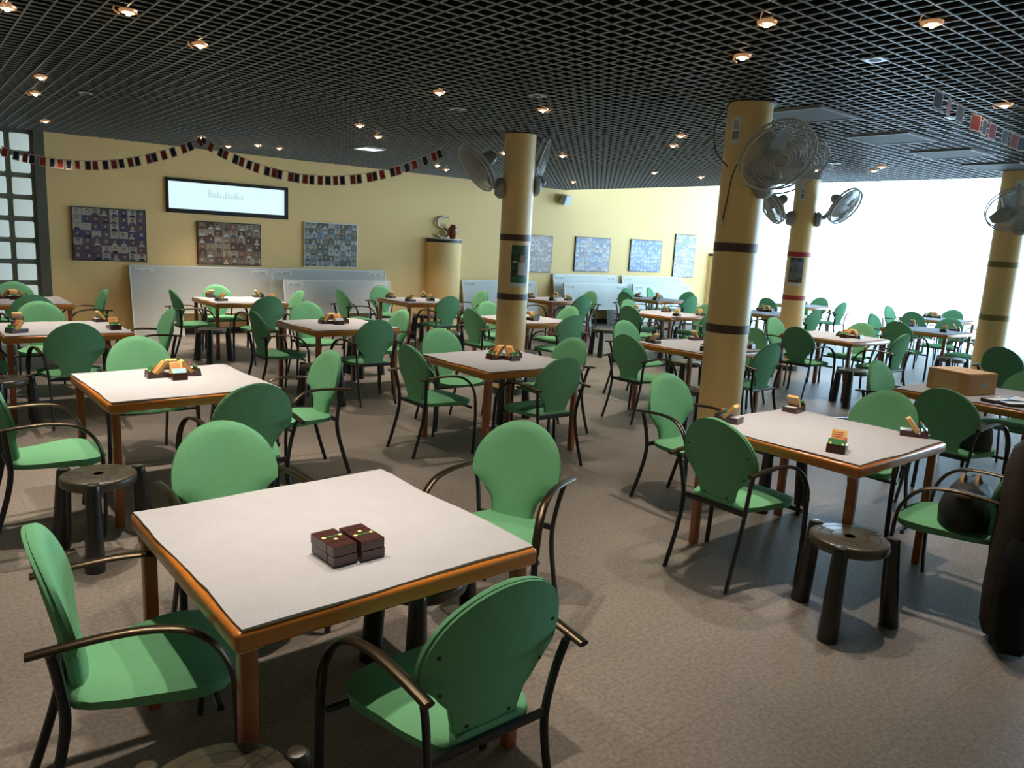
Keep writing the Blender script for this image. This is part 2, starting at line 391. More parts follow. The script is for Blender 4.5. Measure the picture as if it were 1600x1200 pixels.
# mosaics of snapshots on the picture wall
def mosaic(label, u, w, z0, z1, mt, frame):
    t = wallthing('photo_mosaic', label, 'picture', u, (z0+z1)/2, .02, 'snapshot mosaics on the cream wall')
    h = (z1-z0)/2; f = MB()
    f.box(-w/2, w/2, -.01, .02, -h, h)
    f.build('frame', frame, t, False)
    f = MB(); e = .012
    f.quad([(-w/2+e, -.0115, -h+e), (w/2-e, -.0115, -h+e), (w/2-e, -.0115, h-e), (-w/2+e, -.0115, h-e)], uv=True)
    f.build('photo_sheet', mt, t, False)
mos = [
 ('black-framed snapshot mosaic in purple and white, leftmost on the wall', 2.495, .98, 1.125, 1.89, mosaic_mat('mosaic_purple', 8, 7, [(.36, .33, .27), (.10, .09, .12), (.07, .07, .14), (.42, .40, .34), (.12, .07, .09)], SK[:2]+[(.45, .38, .32), (.3, .2, .2)], [(.05, .05, .12), (.40, .38, .34), (.14, .08, .12), (.02, .02, .03)]), M['black']),
 ('black-framed snapshot mosaic in warm browns below the black-framed window', 4.22, 1.0, 1.11, 1.781, mosaic_mat('mosaic_brown', 8, 6, [(.22, .13, .08), (.30, .26, .20), (.10, .06, .05), (.38, .33, .27), (.20, .17, .13)], SK, [(.55, .53, .48), (.12, .06, .05), (.25, .12, .08), (.08, .07, .10)]), M['black']),
 ('grey-framed snapshot mosaic in mixed blues and greens above the second board', 5.95, .99, 1.122, 1.876, mosaic_mat('mosaic_mixed', 9, 8, [(.26, .30, .28), (.12, .16, .14), (.40, .42, .40), (.08, .10, .08), (.20, .26, .32)], SK, [(.10, .16, .30), (.45, .46, .46), (.05, .09, .05), (.40, .20, .05)]), M['bezel']),
 ('snapshot mosaic in pale orange tones beside the poster pillar', 10.6, .74, 1.12, 1.89, mosaic_mat('mosaic_orange', 6, 7, [(.35, .27, .22), (.45, .40, .36), (.28, .22, .20), (.40, .34, .30)], SK, [(.52, .47, .42), (.30, .18, .12), (.18, .20, .24)]), M['black']),
 ('square snapshot mosaic in blue and orange above the middle whiteboards', 12.16, 1.06, 1.165, 1.92, mosaic_mat('mosaic_blue', 9, 7, [(.16, .22, .34), (.30, .36, .44), (.10, .15, .26), (.42, .36, .34)], SK, [(.50, .52, .55), (.12, .20, .36), (.40, .22, .15)]), M['black']),
 ('square snapshot mosaic in plain blues, second from the right end', 13.87, 1.06, 1.20, 1.94, mosaic_mat('mosaic_deep_blue', 9, 7, [(.12, .20, .36), (.25, .34, .48), (.08, .14, .28)], [(.35, .38, .44), (.45, .46, .50), (.28, .30, .36)], [(.45, .52, .60), (.10, .18, .36)]), M['black']),
 ('tall narrow snapshot mosaic, rightmost on the wall', 15.25, .76, 1.09, 2.135, mosaic_mat('mosaic_tall', 6, 10, [(.30, .33, .42), (.44, .36, .34), (.18, .24, .38), (.50, .48, .48)], SK, [(.55, .55, .58), (.15, .22, .40), (.45, .22, .14)]), M['black']),
]
for a in mos: mosaic(*a)

# leaning partition boards with a notched foot
def board(label, u, wd, off, ztop, lean, zb=0.0):
    t = wallthing('partition_board', label, 'board', u, 0, off, 'white boards leaning along the wall')
    H = ztop; x0, x1 = -wd/2, wd/2; nx0, nx1, nz = x0+.72, x1-.42, .36
    poly = [(x0, zb), (nx0, zb), (nx0, nz), (nx1, nz), (nx1, zb), (x1, zb), (x1, H), (x0, H)]
    A = Matrix.Rotation(-lean, 4, 'X')
    p = MB(); p.prism(poly, 'y', -.012, .012)
    ob = p.build('panel', M['board'], t, False); ob.rotation_euler = (-lean, 0, 0)
    e = MB(); b = .022
    e.box(x0, x1, -.018, .016, H-b, H); e.box(x0, x0+b, -.018, .016, zb, H); e.box(x1-b, x1, -.018, .016, zb, H); e.box(nx0, nx1, -.018, .016, nz, nz+b)
    e.build('edge_rail', M['board_edge'], ob, False)
    for s, xx in ((0, x0+.06), (1, x1-.34)):
        l = MB().box(xx, xx+.28, -.0165, -.012, H-.105, H-.035).build('label_plate', M['paper'], ob, False)
        q = MB(); q.box(xx+.02, xx+.26, -.0178, -.0165, H-.103, H-.098)
        for i in range(4): q.box(xx+.03+i*.02, xx+.042+i*.02, -.0178, -.0165, H-.088, H-.088+.012+.006*(i % 2))
        for i in range(5): q.box(xx+.14+i*.02, xx+.152+i*.02, -.0178, -.0165, H-.088, H-.088+.016+.008*((i+1) % 2))
        q.build('faded_marking', M['ink'], l, False)
    s_ = MB().box(nx0-.32, nx0-.03, -.016, -.012, nz-.12, nz-.02)
    s_.build('slot_plate', M['panel'], ob, False)
    return t
board('widest grey board leaning left of the overlapping pairs', 3.79, 2.15, .26, 1.10, .20)
board('white board leaning behind a lower one under the mixed mosaic', 5.93, 2.12, .26, 1.10, .20)
board('lower white board leaning in front under the mixed mosaic', 5.95, 1.98, .50, .93, .20)
board('white board half hidden behind the poster pillar', 9.6, 1.86, .24, .96, .20)
board('white board leaning behind a lower one under the square blue-orange mosaic', 11.98, 1.95, .26, 1.12, .20)
board('lower white board in front under the square blue-orange mosaic', 12.05, 1.93, .50, .94, .20)
board('white board leaning behind a lower one, rightmost pair', 14.15, 2.12, .26, 1.12, .20)
board('lower white board in front, rightmost pair', 14.2, 2.02, .50, .94, .20)

# low round pilasters with dark cap
def pilaster(name, label, u, r):
    t = wallthing(name, label, 'pilaster', u, 0)
    def half(rr, z0, z1): 
        pts = [(rr*math.cos(a), -rr*math.sin(a)) for a in [PI*i/24 for i in range(25)]]
        return MB().prism(pts, 'z', z0, z1)
    half(r, 0, 1.645).build('shaft', M['wall'], t); half(r+.004, 1.645, 1.705).build('cap_band', M['skirt'], t)
    half(r+.004, 1.705, 1.715).build('top', M['white'], t)
    return t
pilaster('half_round_pilaster', 'low half-round cream pilaster carrying the brown vase', 8.24, .36)
pilaster('half_round_pilaster', 'low half-round cream pilaster at the far right end of the wall', 16.6, .38)
v_ = MB().lathe([(.001, 0), (.045, 0), (.05, .01), (.072, .08), (.092, .16), (.088, .205), (.055, .235), (.05, .25), (.064, .272), (.058, .272), (.045, .25)], 28).build('vase', M['terracotta'])
v_.location = (8.36, WV(8.36)-.15, 1.715); tag(v_, 'reddish brown glazed vase standing on the low round pilaster', 'vase')
lt = MB()
pts = smoothpath([(.16, 0, .40), (.04, 0, .405), (-.06, 0, .37), (-.10, 0, .29), (-.05, 0, .215), (.06, 0, .195), (.14, 0, .15), (.16, 0, .085), (.10, 0, .035), (-.02, 0, .028), (-.10, 0, .06)], 5)
lt.tube(pts, .02, 10, flat=(.02, .028), up=Vector((0, 1, 0)))
s_ = lt.build('wall_letter', M['letter']); s_.location = (8.17, WV(8.17)-.045, 1.72); s_.rotation_euler = (0, 0, WA)
tag(s_, 'grey metal letter S mounted on the wall behind the vase', 'letter')
# corner loudspeaker
t = wallthing('loudspeaker', 'small pale grey loudspeaker high on the wall beside the ceiling edge', 'speaker', 11.15, 2.70)
sp = MB(); sp.prism([(-.10, -.05), (.10, -.05), (.13, -.19), (-.13, -.19)], 'z', -.10, .10); o = sp.build('cabinet', M['speaker'], t, False); o.rotation_euler = (rad(18), 0, rad(20))
gr = MB().box(-.115, .115, -.196, -.188, -.085, .085, bevel=.004).build('grille', M['fan_grey'], o, False)
MB().box(-.02, .02, -.09, .0, -.02, .02).build('bracket', M['black'], t, False)

# ------------------------------------------------------------------ pillars
PIL = {'c1': (5.42, 6.70), 'c2': (5.30, 3.72), 'c3': (10.70, 6.37), 'c4': (10.62, 3.57)}
PR = .172
def arcsheet(r, a0, a1, z0, z1, n=14, th=.0015):
    m_ = MB(); rings = []
    for i in range(n+1):
        a = a0+(a1-a0)*i/n; cs, sn = math.cos(a), math.sin(a)
        rings.append([(r*cs, r*sn, z0), ((r+th)*cs, (r+th)*sn, z0), ((r+th)*cs, (r+th)*sn, z1), (r*cs, r*sn, z1)])
    return m_.loft(rings)
CAMANG = {k: math.atan2(-v, -u) for k, (u, v) in PIL.items()}    # direction from a pillar towards the viewer's side of the room
def pillar(k, label, band, poster=None):
    u, v = PIL[k]
    t = thing('pillar', label, 'pillar', (u, v, 0), 0, 'ochre pillars')
    MB().lathe([(PR, 0), (PR, Z_C+.03)], 48).build('shaft', M['pillar'], t)
    MB().lathe([(PR+.006, 0), (PR+.006, .07), (PR, .075)], 48, cap=False).build('base_ring', M['skirt'], t)
    MB().lathe([(PR+.03, Z_C-.004), (PR+.03, Z_C+.02)], 32).build('ceiling_collar', M['black'], t)
    for z in (1.765, 1.115):
        MB().lathe([(PR, z-.035), (PR+.003, z-.034), (PR+.003, z+.034), (PR, z+.035)], 48, cap=False).build('tape_band', band, t)
    return t
p1 = pillar('c1', 'ochre pillar with brown bands and a green poster, left of centre', M['brown_band'])
p2 = pillar('c2', 'thickest looking ochre pillar with brown bands and a big fan', M['brown_band'])
p3 = pillar('c3', 'ochre pillar with red bands and a grey poster', M['red_band'])
p4 = pillar('c4', 'ochre pillar with olive bands at the right edge', M['olive_band'])
def grad_poster(name, stops, seed):
    m = bpy.data.materials.new(name); m.use_nodes = True; nt = m.node_tree; b = nt.nodes['Principled BSDF']; b.inputs['Roughness'].default_value = .4
    tc = nt.nodes.new('ShaderNodeTexCoord'); n = nt.nodes.new('ShaderNodeTexNoise'); n.inputs['Scale'].default_value = 9; n.inputs['Detail'].default_value = 4
    mp = nt.nodes.new('ShaderNodeMapping'); mp.inputs['Location'].default_value = (seed, seed, 0); nt.links.new(tc.outputs['Object'], mp.inputs[0]); nt.links.new(mp.outputs[0], n.inputs['Vector'])
    r = nt.nodes.new('ShaderNodeValToRGB'); r.color_ramp.interpolation = 'CONSTANT'
    while len(r.color_ramp.elements) < len(stops): r.color_ramp.elements.new(.5)
    for e, (p, c) in zip(r.color_ramp.elements, stops): e.position = p; e.color = (*c, 1)
    nt.links.new(n.outputs['Fac'], r.inputs[0]); nt.links.new(r.outputs[0], b.inputs['Base Color']); return m
a = CAMANG['c1']
def poster(par, a0, a1, z0, z1, m, name='poster', dr=.002): return arcsheet(PR+dr, a0, a1, z0, z1).build(name, m, par)
po = poster(p1, a-.25, a+1.0, 1.23, 1.69, M['paper'], 'poster')
MB_g = grad_poster('poster_green_picture', [(0, (.02, .05, .03)), (.42, (.03, .13, .06)), (.5, (.02, .03, .03)), (.56, (.10, .05, .04)), (.62, (.04, .16, .08))], 2.0)
poster(po, a-.19, a+1.0, 1.275, 1.685, MB_g, 'printed_picture', .004)
poster(po, a+.25, a+.80, 1.36, 1.50, mat('poster_white_shirt', (.5, .44, .40), .5), 'printed_figure', .006)
poster(po, a+.38, a+.62, 1.50, 1.575, mat('poster_skin', (.40, .22, .15), .5), 'printed_face', .006)
poster(po, a-.10, a+.15, 1.495, 1.51, M['paper'], 'printed_line', .006)
poster(po, a-.19, a+1.0, 1.275, 1.345, mat('poster_green_table', (.03, .17, .09), .5), 'printed_table', .0055)
po = poster(p3, a3 := CAMANG['c3']-.75, a3+1.25, 1.29, 1.72, M['paper'], 'poster')
poster(po, a3+.03, a3+1.22, 1.345, 1.715, grad_poster('poster_grey_picture', [(0, (.05, .07, .10)), (.40, (.14, .18, .24)), (.5, (.20, .25, .32)), (.6, (.09, .11, .15))], 6.0), 'printed_picture', .004)
poster(po, a3+.03, a3+1.22, 1.345, 1.385, mat('poster_plum_strip', (.14, .06, .07), .5), 'printed_strip', .006)
poster(po, a3+.08, a3+.95, 1.40, 1.48, mat('poster_text_block', (.22, .22, .21), .6), 'printed_text_block', .006)
for p_, k in ((p2, 'c2'), (p3, 'c3'), (p4, 'c4')):
    a = CAMANG[k]-(.80 if k == 'c2' else (.55 if k == 'c3' else .1))
    nt_ = poster(p_, a, a+.50, 2.55, 2.75, M['paper'], 'notice')
    poster(nt_, a+.10, a+.40, 2.585, 2.645, M['ink'], 'printed_mark', .004)
    poster(nt_, a+.13, a+.37, 2.66, 2.72, mat('notice_grey', (.45, .45, .43), .7), 'printed_mark', .004)
# cable and pull switch on the thick pillar
a = CAMANG['c2']-.55
cb = MB(); cb.tube(smoothpath([(math.cos(a+d)*(PR+.006), math.sin(a+d)*(PR+.006), z) for d, z in ((.25, 2.40), (.05, 2.3), (-.1, 2.1), (-.22, 1.98))]), .004, 6)
cb.build('pull_cord', M['skirt'], p2)
MB().lathe([(.001, 0), (.018, .005), (.02, .03), (.012, .05), (.001, .055)], 12, origin=(math.cos(a-.24)*(PR+.016), math.sin(a-.24)*(PR+.016), 1.925)).build('pull_knob', M['paper'], p2)
ca = MB(); ca.tube(smoothpath([(math.cos(a-.3)*(PR+.03), math.sin(a-.3)*(PR+.03), 2.86), (math.cos(a-.45)*(PR+.12), math.sin(a-.45)*(PR+.12), 2.7), (math.cos(a-.45)*(PR+.1), math.sin(a-.45)*(PR+.1), 2.5), (math.cos(a-.2)*(PR+.01), math.sin(a-.2)*(PR+.01), 2.38)]), .005, 6)
ca.build('power_cable', M['black'], p2)

# ------------------------------------------------------------------ wall fans
def locdir(P, r, up, to):
    d = (P-Vector((0, 0, 1.707))).normalized(); x = (R_-d*R_.dot(d)).normalized(); y = x.cross(d)
    return (x*r+y*up-d*to).normalized()
def fan(k, label, bdir, head, nrm, zb=2.31):
    """bdir: direction from pillar axis to the base; head: cage centre relative to the axis (z absolute); nrm: blowing direction."""
    pu, pv = PIL[k]
    bd = Vector((bdir[0], bdir[1], 0)).normalized(); hd = Vector(head)
    n = locdir(Vector((pu, pv, 0))+hd, *nrm)
    t = thing('wall_fan', label, 'fan', (pu, pv, zb), 0, 'grey oscillating fans on the pillars')
    Z0 = Vector((0, 0, zb))
    b0 = bd*PR; hd = hd-Z0
    q = bd.to_track_quat('Z', 'Y').to_matrix()
    m_ = MB(); m_.lathe([(.001, 0), (.10, 0), (.112, .012), (.112, .04), (.095, .07), (.05, .088), (.001, .09)], 28, origin=b0+Vector((0, 0, -.02)), M3=q)
    base = m_.build('mount', M['fan_grey'], t)
    MB().box(-.008, .008, -.003, .003, -.02, .02).build('switch', M['black'], base, False).location = b0+bd*.085+Vector((0, 0, -.075))
    back = hd-n*.17
    ar = MB(); ar.tube(smoothpath([b0+bd*.06, b0+bd*.13+Vector((0, 0, .03)), (b0+bd*.13)*.35+back*.65+Vector((0, 0, -.03)), back+Vector((0, 0, -.03))], 5), .034, 10)
    ar.build('arm', M['fan_grey'], t)
    N = n.to_track_quat('Z', 'Y').to_matrix()
    MB().lathe([(.001, -.265), (.04, -.258), (.066, -.225), (.078, -.14), (.074, -.07), (.04, -.058), (.001, -.058)], 22, origin=hd, M3=N).build('motor', M['fan_grey'], t)
    cg = MB(); R = .28
    def dome(rr): return (.050*(1-(rr/R)**2)+.026)
    for zz in (-.026, .026):
        cg.tube([hd+N @ Vector((R*math.cos(2*PI*i/40), R*math.sin(2*PI*i/40), zz)) for i in range(41)], .0075 if k != 'c3' else .014, 6, cap=False)
    for i in range(96):
        aa = 2*PI*i/96
        cg.tube([hd+N @ Vector((R*math.cos(aa), R*math.sin(aa), zz)) for zz in (-.026, .026)], .0018, 3, cap=False)
    for sgn in (1, -1):
        for r_ in (.235, .205, .175, .145, .115, .085, .06):
            cg.tube([hd+N @ Vector((r_*math.cos(2*PI*i/32), r_*math.sin(2*PI*i/32), sgn*dome(r_))) for i in range(33)], .0020, 4, cap=False)
        for i in range(96):
            aa = 2*PI*i/96
            cg.tube([hd+N @ Vector((r_*math.cos(aa+.22*sgn*(1-r_/R)), r_*math.sin(aa+.22*sgn*(1-r_/R)), sgn*dome(r_))) for r_ in (.05, .11, .17, .235, R)], .0017 if k != 'c3' else .003, 3, cap=False)
    cg.build('cage', M['fan_wire'], t)
    MB().lathe([(.001, .068), (.045, .066), (.055, .058), (.055, .05), (.001, .05)], 20, origin=hd, M3=N).build('badge', M['fan_grey'], t)
    hb = MB().lathe([(.001, .035), (.04, .03), (.045, -.03), (.001, -.04)], 18, origin=hd, M3=N).build('hub', M['fan_blade'], t)
    for j in range(3):
        bl = MB(); rings = []
        for i in range(9):
            s = i/8; r_ = .04+s*.205; wdt = .05+.10*math.sin(PI*min(1, .25+s*.75))
            a0 = j*2*PI/3-.35*s; tw = .035*(1-.4*s)
            pa = []
            for sg, zz in ((-1, -tw), (0, 0), (1, tw)):
                ang = a0+sg*wdt/max(r_, .06)*.62
                pa.append((r_*math.cos(ang), r_*math.sin(ang), zz))
            rings.append([hd+N @ Vector(p) for p in pa]+[hd+N @ (Vector(p)+Vector((0, 0, .003))) for p in pa[::-1]])
        bl.loft(rings).build('blade', M['fan_blade'], hb)
    return t
fan('c1', 'grey wall fan on the left side of the poster pillar', (-.9, .42), (-.40, .24, 2.49), (-.76, -.55, .36))
fan('c1', 'grey wall fan peeking out behind the right side of the poster pillar', (.75, -.2), (.34, .06, 2.60), (.9, -.3, .1), 2.36)
fan('c2', 'large grey wall fan facing the viewer on the thick pillar', (.0, -1), (-.16, -.39, 2.445), (.40, -.54, .74), 2.28)
fan('c2', 'grey wall fan half hidden behind the big fan on the thick pillar', (1, .1), (.34, -.22, 2.425), (.45, -.70, .55))
fan('c3', 'grey wall fan on the left side of the red-banded pillar', (-.8, .6), (-.43, .29, 2.452), (-.80, -.50, .38))
fan('c3', 'grey wall fan on the right side of the red-banded pillar', (.45, -.89), (.14, -.55, 2.49), (.72, -.55, .48))
fan('c4', 'grey wall fan cut by the right edge on the olive-banded pillar', (-.6, -.8), (-.42, -.14, 2.40), (.28, -.55, .75), 2.25)

# ------------------------------------------------------------------ tables
TB = {'T1': (1.07, 2.23, 1), 'T2': (1.33, 5.00, 1.5), 'T7': (1.14, 7.87, 0), 'T8': (1.10, 10.57, 0), 'T4': (4.06, 2.16, 0), 'T3': (3.93, 4.97, -1.5),
      'T6': (3.72, 7.60, 1.5), 'T9': (3.67, 10.5, 0), 'T20': (6.62, 2.20, 0), 'T5': (6.62, 4.97, 0), 'T11': (6.38, 7.62, 0), 'T10': (6.45, 10.3, -1),
      'T15': (9.50, 5.01, 0), 'T13': (9.50, 7.82, 0), 'T12': (9.35, 10.35, 0), 'T18': (12.28, 5.02, 0), 'T16': (11.95, 7.62, 0), 'T14': (12.1, 10.3, 0),
      'T19': (15.1, 6.02, 0), 'T17': (14.95, 8.75, 0)}
TP = {'T1': 'the foreground table', 'T2': 'the second table along the left edge', 'T7': 'the third table along the left edge', 'T8': 'the far left table beside the glass blocks',
      'T4': 'the right front table beside the coat', 'T3': 'the middle table before the poster pillar', 'T6': 'the table left behind the middle table', 'T9': 'the far table before the widest grey board',
      'T20': 'the table carrying the cardboard box', 'T5': 'the table behind the thickest pillar', 'T11': 'the table half hidden by the poster pillar', 'T10': 'the far table before the vase pilaster',
      'T15': 'the table before the red-banded pillar', 'T13': 'the table left behind the thickest pillar', 'T12': 'the far table right of the poster pillar', 'T18': 'the table left of the olive-banded pillar',
      'T16': 'the table behind the red-banded pillar', 'T14': 'the far table under the blue mosaics', 'T19': 'the farthest right table by the glazing', 'T17': 'the farthest centre table by the glazing'}
ZT = .727; ZF = .735
def make_table():
    t = thing('card_table', '', 'table', group='square wooden card tables')
    MB().box(-.497, .497, -.497, .497, ZT-.056, ZT, bevel=.013, seg=3).build('tabletop', M['orange_wood'], t)
    for sx in (-1, 1):
        for sy in (-1, 1):
            l = MB(); x, y = sx*.452, sy*.452
            l.box(x-.0215, x+.0215, y-.0215, y+.0215, 0, ZT-.062, bevel=.004)
            l = l.build('leg', M['leg_wood'], t)
            MB().box(x-.03, x+.03, y-.03, y+.03, ZT-.062, ZT-.056).build('bracket', M['bracket'], l, False)
    return t
def make_mat(seed):
    r = random.Random(seed); n = 15; S = .484
    def edge(ax):
        return [r.uniform(-.004, .004) for _ in range(n)]
    ring = []
    cor = [(-1, -1), (1, -1), (1, 1), (-1, 1)]
    for i in range(4):
        a, b = Vector(cor[i]), Vector(cor[(i+1) % 4]); nr = Vector((b.y-a.y, a.x-b.x)).normalized(); e = edge(i)
        for j in range(n):
            s = j/n; p = (a+(b-a)*s)*S+nr*(e[j]*.5+.004*math.sin(s*7+seed)); ring.append(p)
    m_ = MB(); up = [(p.x, p.y, .008+.002*math.sin(i*.7)) for i, p in enumerate(ring)]; dn = [(p.x*.997, p.y*.997, .0005) for p in ring]
    m_.loft([dn, up], cap=False, mi=1)
    m_.bm.faces.new([v for v in m_.bm.verts][-len(up):]).material_index = 0
    m_.bm.faces.new([v for v in m_.bm.verts][:len(dn)][::-1]).material_index = 1
    return m_.build('felt_mat', [M['felt'], M['felt_edge']], None, True, 50)
t0 = make_table(); first = True
for i, (k, (u, v, a)) in enumerate(TB.items()):
    lab = 'square orange wood card table, '+TP[k]
    if first: t0.location = (u, v, 0); t0.rotation_euler = (0, 0, rad(a)); t0['label'] = lab; first = False
    else: dup(t0, (u, v, 0), rad(a), lab)
    mo = make_mat(i); mo.location = (u, v, ZT); mo.rotation_euler = (0, 0, rad(a+(2 if k == 'T3' else .6)))
    tag(mo, 'frayed grey felt mat covering '+TP[k], 'table mat', 'grey felt mats')

# ------------------------------------------------------------------ armchairs
def hw(z):
    if z >= .615: return .226*math.sqrt(max(0, 1-((z-.655)/.222)**2))
    return interp([(.395, .108), (.45, .105), (.50, .117), (.55, .152), (.585, .190), (.615, .2224)], z) if z < .615 else 0
def by(z, x): return -.176-.215*(z-.42)-.04*max(0, .52-z)+.75*x*x
def make_back(parent):
    zs = [.392, .42, .45, .48, .51, .54, .565, .59, .615]+[.655+.2215*math.sin(a) for a in [rad(-8+98*i/14) for i in range(15)]]
    nx = 12; front, rear = [], []
    for z in zs:
        h = max(hw(z), .004); fr, re = [], []
        for i in range(nx+1):
            s = -1+2*i/nx; x = h*s; e = 1-abs(s)**3; zz = 1-min(1, max(0, (z-.80)/.075))**3
            puff = .008+.026*e*min(1, zz+.25)
            fr.append((x, by(z, x)+puff, z)); re.append((x, by(z, x)-.006, z))
        front.append(fr); rear.append(re)
    m_ = MB()
    rings = [f+r[::-1] for f, r in zip(front, rear)]
    m_.loft(rings)
    b = m_.build('backrest', M['fabric'], parent, True, 70)
    p = MB(); rg = []
    for z in zs:                                             # stiff fabric-covered rear shell with its own rim
        h = max(hw(z)*.985, .003)
        rg.append([(h*(-1+2*i/nx), by(z, h*(-1+2*i/nx))-.006, z-.002) for i in range(nx+1)]+[(h*(-1+2*i/nx), by(z, h*(-1+2*i/nx))-.017, z-.002) for i in range(nx, -1, -1)])
    p.loft(rg).build('back_shell', M['fabric'], b, True, 60)
    return b
def make_seat(parent):
    ys = [-.205, -.19, -.15, -.08, 0, .07, .13, .18, .215, .24, .252]
    def w_(y): return interp([(-.205, .120), (-.19, .150), (-.15, .176), (-.05, .206), (.07, .238), (.14, .244), (.19, .226), (.225, .185), (.252, .10)], y)
    m_ = MB(); rings = []; n = 12
    for y in ys:
        h = w_(y); top, bot = [], []
        for i in range(n+1):
            s = -1+2*i/n; e = 1-abs(s)**4; f = 1-max(0, (y-.10)/.16)**2.2
            zc = .436+.012*min(1, max(0, (y+.1)/.2))-.012*max(0, 1-abs(s)**2)*.4
            top.append((h*s, y, zc-.012+.022*e*max(f, .1)-.014*(1-f))); bot.append((h*s*.97, y, .397+.006*(1-f)))
        rings.append(top+bot[::-1])
    m_.loft(rings); return m_.build('seat', M['fabric'], parent, True, 60)
def make_chair():
    t = thing('armchair', '', 'chair', group='green fabric armchairs around the card tables')
    make_seat(t); make_back(t)
    MB().tube([(-.196, -.212, .405), (0, -.212, .405), (.196, -.212, .405)], .0125, 8, flat=(.009, .016)).build('rear_crossbar', M['chair_black'], t)
    MB().tube([(-.295, .16, .388), (0, .16, .388), (.295, .16, .388)], .011, 8).build('front_crossbar', M['chair_black'], t)
    for s in (-1, 1):
        lp = smoothpath([(s*.200, -.315, 0), (s*.195, -.270, .14), (s*.193, -.228, .29), (s*.197, -.212, .405), (s*.214, -.222, .53), (s*.236, -.236, .625)], 4)
        MB().tube(lp, .0125, 8, flat=(.0105, .0145)).build('rear_leg', M['chair_black'], t)
        ap = smoothpath([(s*.252, -.290, .632), (s*.255, -.16, .645), (s*.262, -.03, .650), (s*.274, .075, .634), (s*.284, .145, .585), (s*.291, .188, .51), (s*.293, .200, .44)], 5)
        MB().tube(ap, .015, 10, flat=(.0185, .0095)).build('armrest', M['metal'], t)
        MB().tube([(s*.236, -.236, .618), (s*.252, -.236, .640)], .011, 8).build('arm_joint', M['chair_black'], t)
        MB().tube(smoothpath([(s*.293, .200, .445), (s*.295, .205, .3), (s*.297, .200, .12), (s*.298, .190, 0)], 3), .0125, 8, flat=(.0150, .0105)).build('front_leg', M['chair_black'], t)
    return t
CH = {
    'T1':{'L':(0.50,2.275,-8), 'F':(1.15,1.63,0), 'R':(2.04,2.56,25), 'B':(1.05,3.01,0)},
    'T2':{'L':(0.60,4.73,0), 'F':(1.50,4.30,0), 'R':(2.15,5.02,0), 'B':(1.36,5.84,0)},
    'T7':{'L':(0.50,7.80,0), 'F':(1.11,7.29,0), 'B':(1.10,8.68,0), 'R':(1.86,8.05,0)},
    'T8':{'B':(1.17,11.44,0), 'F':(1.14,9.96,0), 'R':(1.74,10.50,0)},
    'T9':{'L':(3.04,10.45,0), 'B':(3.64,11.15,0), 'F':(3.69,9.75,0), 'R':(4.24,10.41,0)},
    'T6':{'L':(3.10,7.70,0), 'B':(3.86,8.51,0), 'F':(3.75,7.03,0), 'R':(4.32,7.68,0)},
    'T10':{'L':(5.46,10.56,0), 'B':(6.35,11.14,0), 'F':(6.44,9.70,0), 'R':(7.61,10.54,0)},
    'T11':{'L':(5.82,7.68,0), 'B':(6.51,8.34,0), 'F':(6.45,7.02,0), 'R':(7.10,7.77,0)},
    'T12':{'L':(8.80,10.43,0), 'F':(9.28,9.75,0), 'R':(10.17,10.48,0)},
    'T3':{'L':(3.37,5.11,0), 'B':(3.98,5.74,0), 'F':(3.92,4.43,0), 'R':(4.60,5.06,0)},
    'T5':{'L':(5.87,5.10,0), 'B':(6.68,5.87,0), 'F':(6.65,4.39,0), 'R':(7.56,5.11,0)},
    'T13':{'L':(8.79,7.75,0), 'B':(9.59,8.49,0), 'F':(9.54,7.22,0), 'R':(10.18,7.78,0)},
    'T14':{'L':(11.50,10.36,0), 'B':(12.35,11.08,0), 'F':(12.2,9.70,0), 'R':(13.05,10.40,0)},
    'T15':{'L':(8.90,5.05,0), 'B':(9.57,5.71,0), 'F':(9.52,4.39,0), 'R':(10.20,5.13,0)},
    'T16':{'L':(11.38,7.60,0), 'F':(11.99,6.95,0), 'R':(12.84,7.67,0)},
    'T17':{'L':(14.28,8.95,0), 'F':(15.05,8.10,0), 'R':(15.9,8.95,0)},
    'T18':{'L':(11.70,5.10,0), 'B':(12.58,5.77,0), 'R':(13.29,5.18,0), 'F':(12.19,4.42,0)},
    'T19':{'L':(14.51,6.11,0), 'B':(15.36,6.81,0), 'R':(16.01,6.20,0), 'F':(15.02,5.41,0)},
    'T20':{'L':(5.87,2.11,0), 'B':(6.55,2.78,0), 'R':(7.30,2.15,0), 'F':(6.74,1.62,0)},
    'T4':{'L':(3.50,2.28,0), 'B':(4.11,3.08,0), 'R':(4.82,2.24,0), 'F':(4.14,1.41,6)},
}
SW = {'L': 'left', 'F': 'front', 'R': 'right', 'B': 'back'}
YA = {'L': -90, 'F': 0, 'R': 90, 'B': 180}
ch0 = make_chair(); used = False; CHO = {}
def put_chair(u, v, a, lab):
    global used
    if not used:
        used = True; ch0.location = (u, v, 0); ch0.rotation_euler = (0, 0, rad(a)); ch0['label'] = lab; return ch0
    return dup(ch0, (u, v, 0), rad(a), lab)
for k, d in CH.items():
    for s, (u, v, yo) in d.items():
        CHO[k, s] = put_chair(u, v, YA[s]+yo, 'green fabric armchair on the %s side of %s' % (SW[s], TP[k]))
put_chair(13.35, 11.25, 200, 'spare green armchair against the wall under the tall narrow mosaic')
put_chair(9.62, 2.98, -100, 'green armchair at the right edge beside the olive-banded pillar')
